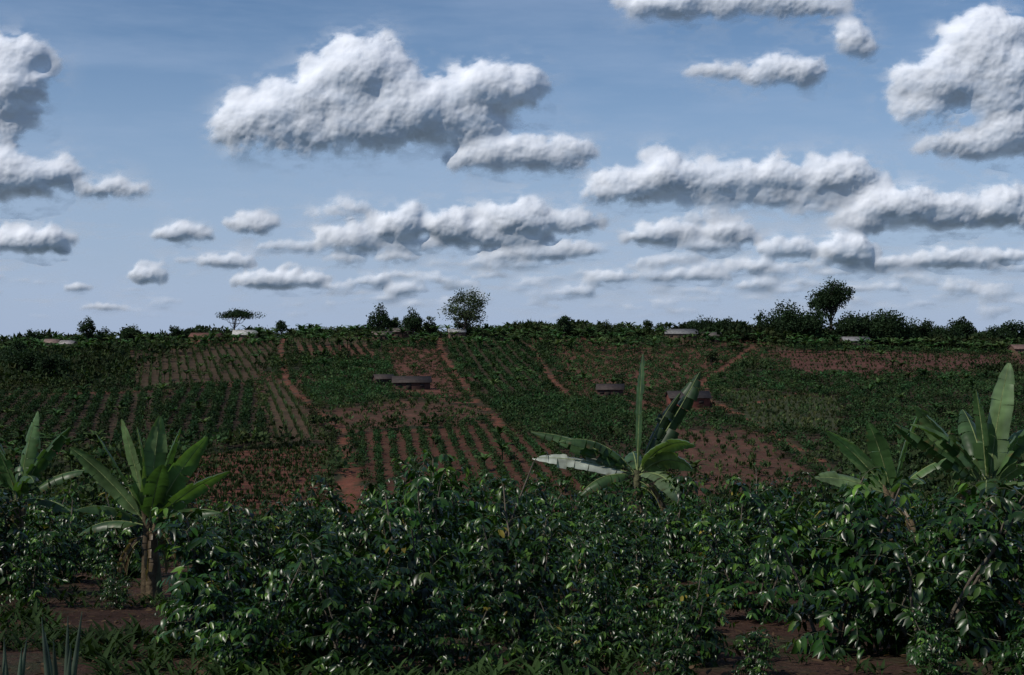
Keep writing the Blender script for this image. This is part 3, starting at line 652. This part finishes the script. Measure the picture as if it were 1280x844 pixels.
wx=(fbm(GX/14,GZ/14,5,11,.6)-.5)*18+(fbm(GX/45,GZ/45,2,17)-.5)*16; wz=(fbm(GX/14,GZ/14,5,29,.6)-.5)*14
def sample(M,ix,iz):
    ix=np.clip(ix,0,nxg-1.001); iz=np.clip(iz,0,nzg-1.001); a=ix.astype(int); b_=iz.astype(int); fx=ix-a; fz=iz-b_
    return (M[b_,a]*(1-fx)+M[b_,a+1]*fx)*(1-fz)+(M[b_+1,a]*(1-fx)+M[b_+1,a+1]*fx)*fz
II,JJ=np.meshgrid(np.arange(nxg),np.arange(nzg)); sc=sst(GZ,20,220)*.8+.25
H=sample(H,II+wx*sc/CU,JJ+wz*sc/CU); A=sample(A,II+wx*sc/CU,JJ+wz*sc/CU)
fine=fbm(GX/8,GZ/8,4,41)-.5; mid_=fbm(GX/26,GZ/26,4,47)-.5
hi=sst(GZ,60,190)
Hb=blur(H,2.4)*(.13+.42*(1-hi))+blur(H,5.0)*(.26-.06*(1-hi))+blur(H,12)*.42*hi+fine*np.clip(H/14,0,1)*1.2+mid_*np.clip(H/25,0,1)*7
Hb*=.86
Ab=blur(A,1.2)*(1-hi)+blur(A,3.0)*hi; Aw=blur(A,6.5); Ax=blur(A,14)
edge=fbm(GX/11,GZ/9,5,55,.64)-.5; wis=fbm(GX/26,GZ/12,5,77,.62)
core=sst(Ab+edge*(.45+.85*hi)*(1-np.clip((Aw-.72)*3,0,1)),.12,1.0)*np.clip(Aw*1.6+.3*(1-hi),0,1)
core=np.minimum(core,Ab*1.02+.02)
wisp=np.clip(Ax*1.5,0,1)*sst(wis,.40,.72)*.55
lay=sst(fbm(GX/60,GZ/11,6,91,.6)+.10*np.clip((GX+300)/700,-1,1),.50,.80)*.38*sst(GZ,15,50)*(1-sst(GZ,130,200))
den=1-(1-core)*(1-wisp)*(1-lay); den*=sst(GZ,8,30)*(.88+.12*sst(wis,.3,.6))
R=3500.; s_=R/1758.
Vc=np.stack([GX*s_,R-Hb*s_*1.0,GZ*s_],-1).reshape(-1,3)
idx=np.arange(nxg*nzg).reshape(nzg,nxg); Qc=np.stack([idx[:-1,:-1],idx[:-1,1:],idx[1:,1:],idx[1:,:-1]],-1).reshape(-1,4)
dv=den.ravel(); kq=dv[Qc].max(1)>.01; Qc=Qc[kq]; used=np.unique(Qc); rem=np.full(len(Vc),-1); rem[used]=np.arange(len(used))
me=mesh_quads('clouds',Vc[used],rem[Qc],np.repeat(dv[used][:,None],3,1),(),None,True)
m=bpy.data.materials.new('cloud'); m.use_nodes=True; nt=m.node_tree; N=nt.nodes; L=nt.links; N.remove(N['Principled BSDF'])
a_=N.new('ShaderNodeAttribute'); a_.attribute_name='Col'
df=N.new('ShaderNodeBsdfDiffuse'); df.inputs[0].default_value=(.83,.86,.92,1); tr=N.new('ShaderNodeBsdfTranslucent'); tr.inputs[0].default_value=(.85,.87,.9,1)
m1=N.new('ShaderNodeMixShader'); m1.inputs[0].default_value=.06; L.new(df.outputs[0],m1.inputs[1]); L.new(tr.outputs[0],m1.inputs[2])
tp=N.new('ShaderNodeBsdfTransparent'); m2=N.new('ShaderNodeMixShader'); L.new(a_.outputs['Fac'],m2.inputs[0]); L.new(tp.outputs[0],m2.inputs[1]); L.new(m1.outputs[0],m2.inputs[2])
L.new(m2.outputs[0],N['Material Output'].inputs[0]); me.materials.append(m)
add_obj('clouds',me); print('cloud quads',len(Qc),'t',time.time()-T0)

# ------------------------------------------------------------ world: clear blue sky
w=bpy.data.worlds.new('World'); scene.world=w; w.use_nodes=True; nt=w.node_tree; N=nt.nodes; L=nt.links
for n_ in list(N): N.remove(n_)
sky=N.new('ShaderNodeTexSky'); sky.sky_type='NISHITA'; sky.sun_disc=False; sky.sun_elevation=SUN_EL; sky.sun_rotation=SUN_AZ; sky.altitude=1600; sky.air_density=1.0; sky.dust_density=.3; sky.ozone_density=3.0
tc=N.new('ShaderNodeTexCoord'); sp=N.new('ShaderNodeSeparateXYZ'); L.new(tc.outputs['Generated'],sp.inputs[0])
hzr=N.new('ShaderNodeMapRange'); hzr.interpolation_type='SMOOTHSTEP'; L.new(sp.outputs[2],hzr.inputs[0]); hzr.inputs[1].default_value=-.02; hzr.inputs[2].default_value=.24; hzr.inputs[3].default_value=.95; hzr.inputs[4].default_value=.05
mp=N.new('ShaderNodeMapping'); mp.inputs['Scale'].default_value=(5,5,30); L.new(tc.outputs['Generated'],mp.inputs[0])
nz=N.new('ShaderNodeTexNoise'); nz.inputs['Scale'].default_value=1.2; nz.inputs['Detail'].default_value=5; nz.inputs['Roughness'].default_value=.6; L.new(mp.outputs[0],nz.inputs[0])
tr_=N.new('ShaderNodeMapRange'); L.new(nz.outputs[0],tr_.inputs[0]); tr_.inputs[1].default_value=.4; tr_.inputs[2].default_value=.75; tr_.inputs[3].default_value=0; tr_.inputs[4].default_value=.32
mt=N.new('ShaderNodeMix'); mt.data_type='RGBA'; mt.blend_type='MULTIPLY'; mt.inputs[0].default_value=1; L.new(sky.outputs[0],mt.inputs[6]); mt.inputs[7].default_value=(.93,1.04,1.10,1)
mh=N.new('ShaderNodeMix'); mh.data_type='RGBA'; L.new(hzr.outputs[0],mh.inputs[0]); L.new(mt.outputs[2],mh.inputs[6]); mh.inputs[7].default_value=(4.4,5.5,7.7,1)
mc=N.new('ShaderNodeMix'); mc.data_type='RGBA'; L.new(tr_.outputs[0],mc.inputs[0]); L.new(mh.outputs[2],mc.inputs[6]); mc.inputs[7].default_value=(4.8,6.1,8.4,1)
bg=N.new('ShaderNodeBackground'); L.new(mc.outputs[2],bg.inputs[0]); bg.inputs[1].default_value=.08
ow=N.new('ShaderNodeOutputWorld'); L.new(bg.outputs[0],ow.inputs[0])

# ------------------------------------------------------------ sun + camera
sd=bpy.data.lights.new('sun','SUN'); sd.energy=3.5; sd.angle=math.radians(.5); sd.color=(1,.94,.84)
so=bpy.data.objects.new('sun',sd); COL.objects.link(so)
sv=Vector((math.sin(SUN_AZ)*math.cos(SUN_EL),math.cos(SUN_AZ)*math.cos(SUN_EL),math.sin(SUN_EL)))
so.rotation_euler=sv.to_track_quat('Z','Y').to_euler(); so.location=(0,0,60)
cd=bpy.data.cameras.new('camera'); co=bpy.data.objects.new('camera',cd); COL.objects.link(co)
co.location=(0,0,0); co.rotation_euler=(math.radians(90),0,0); cd.lens=49.4; cd.sensor_width=36; cd.clip_end=20000; cd.clip_start=.1
scene.camera=co
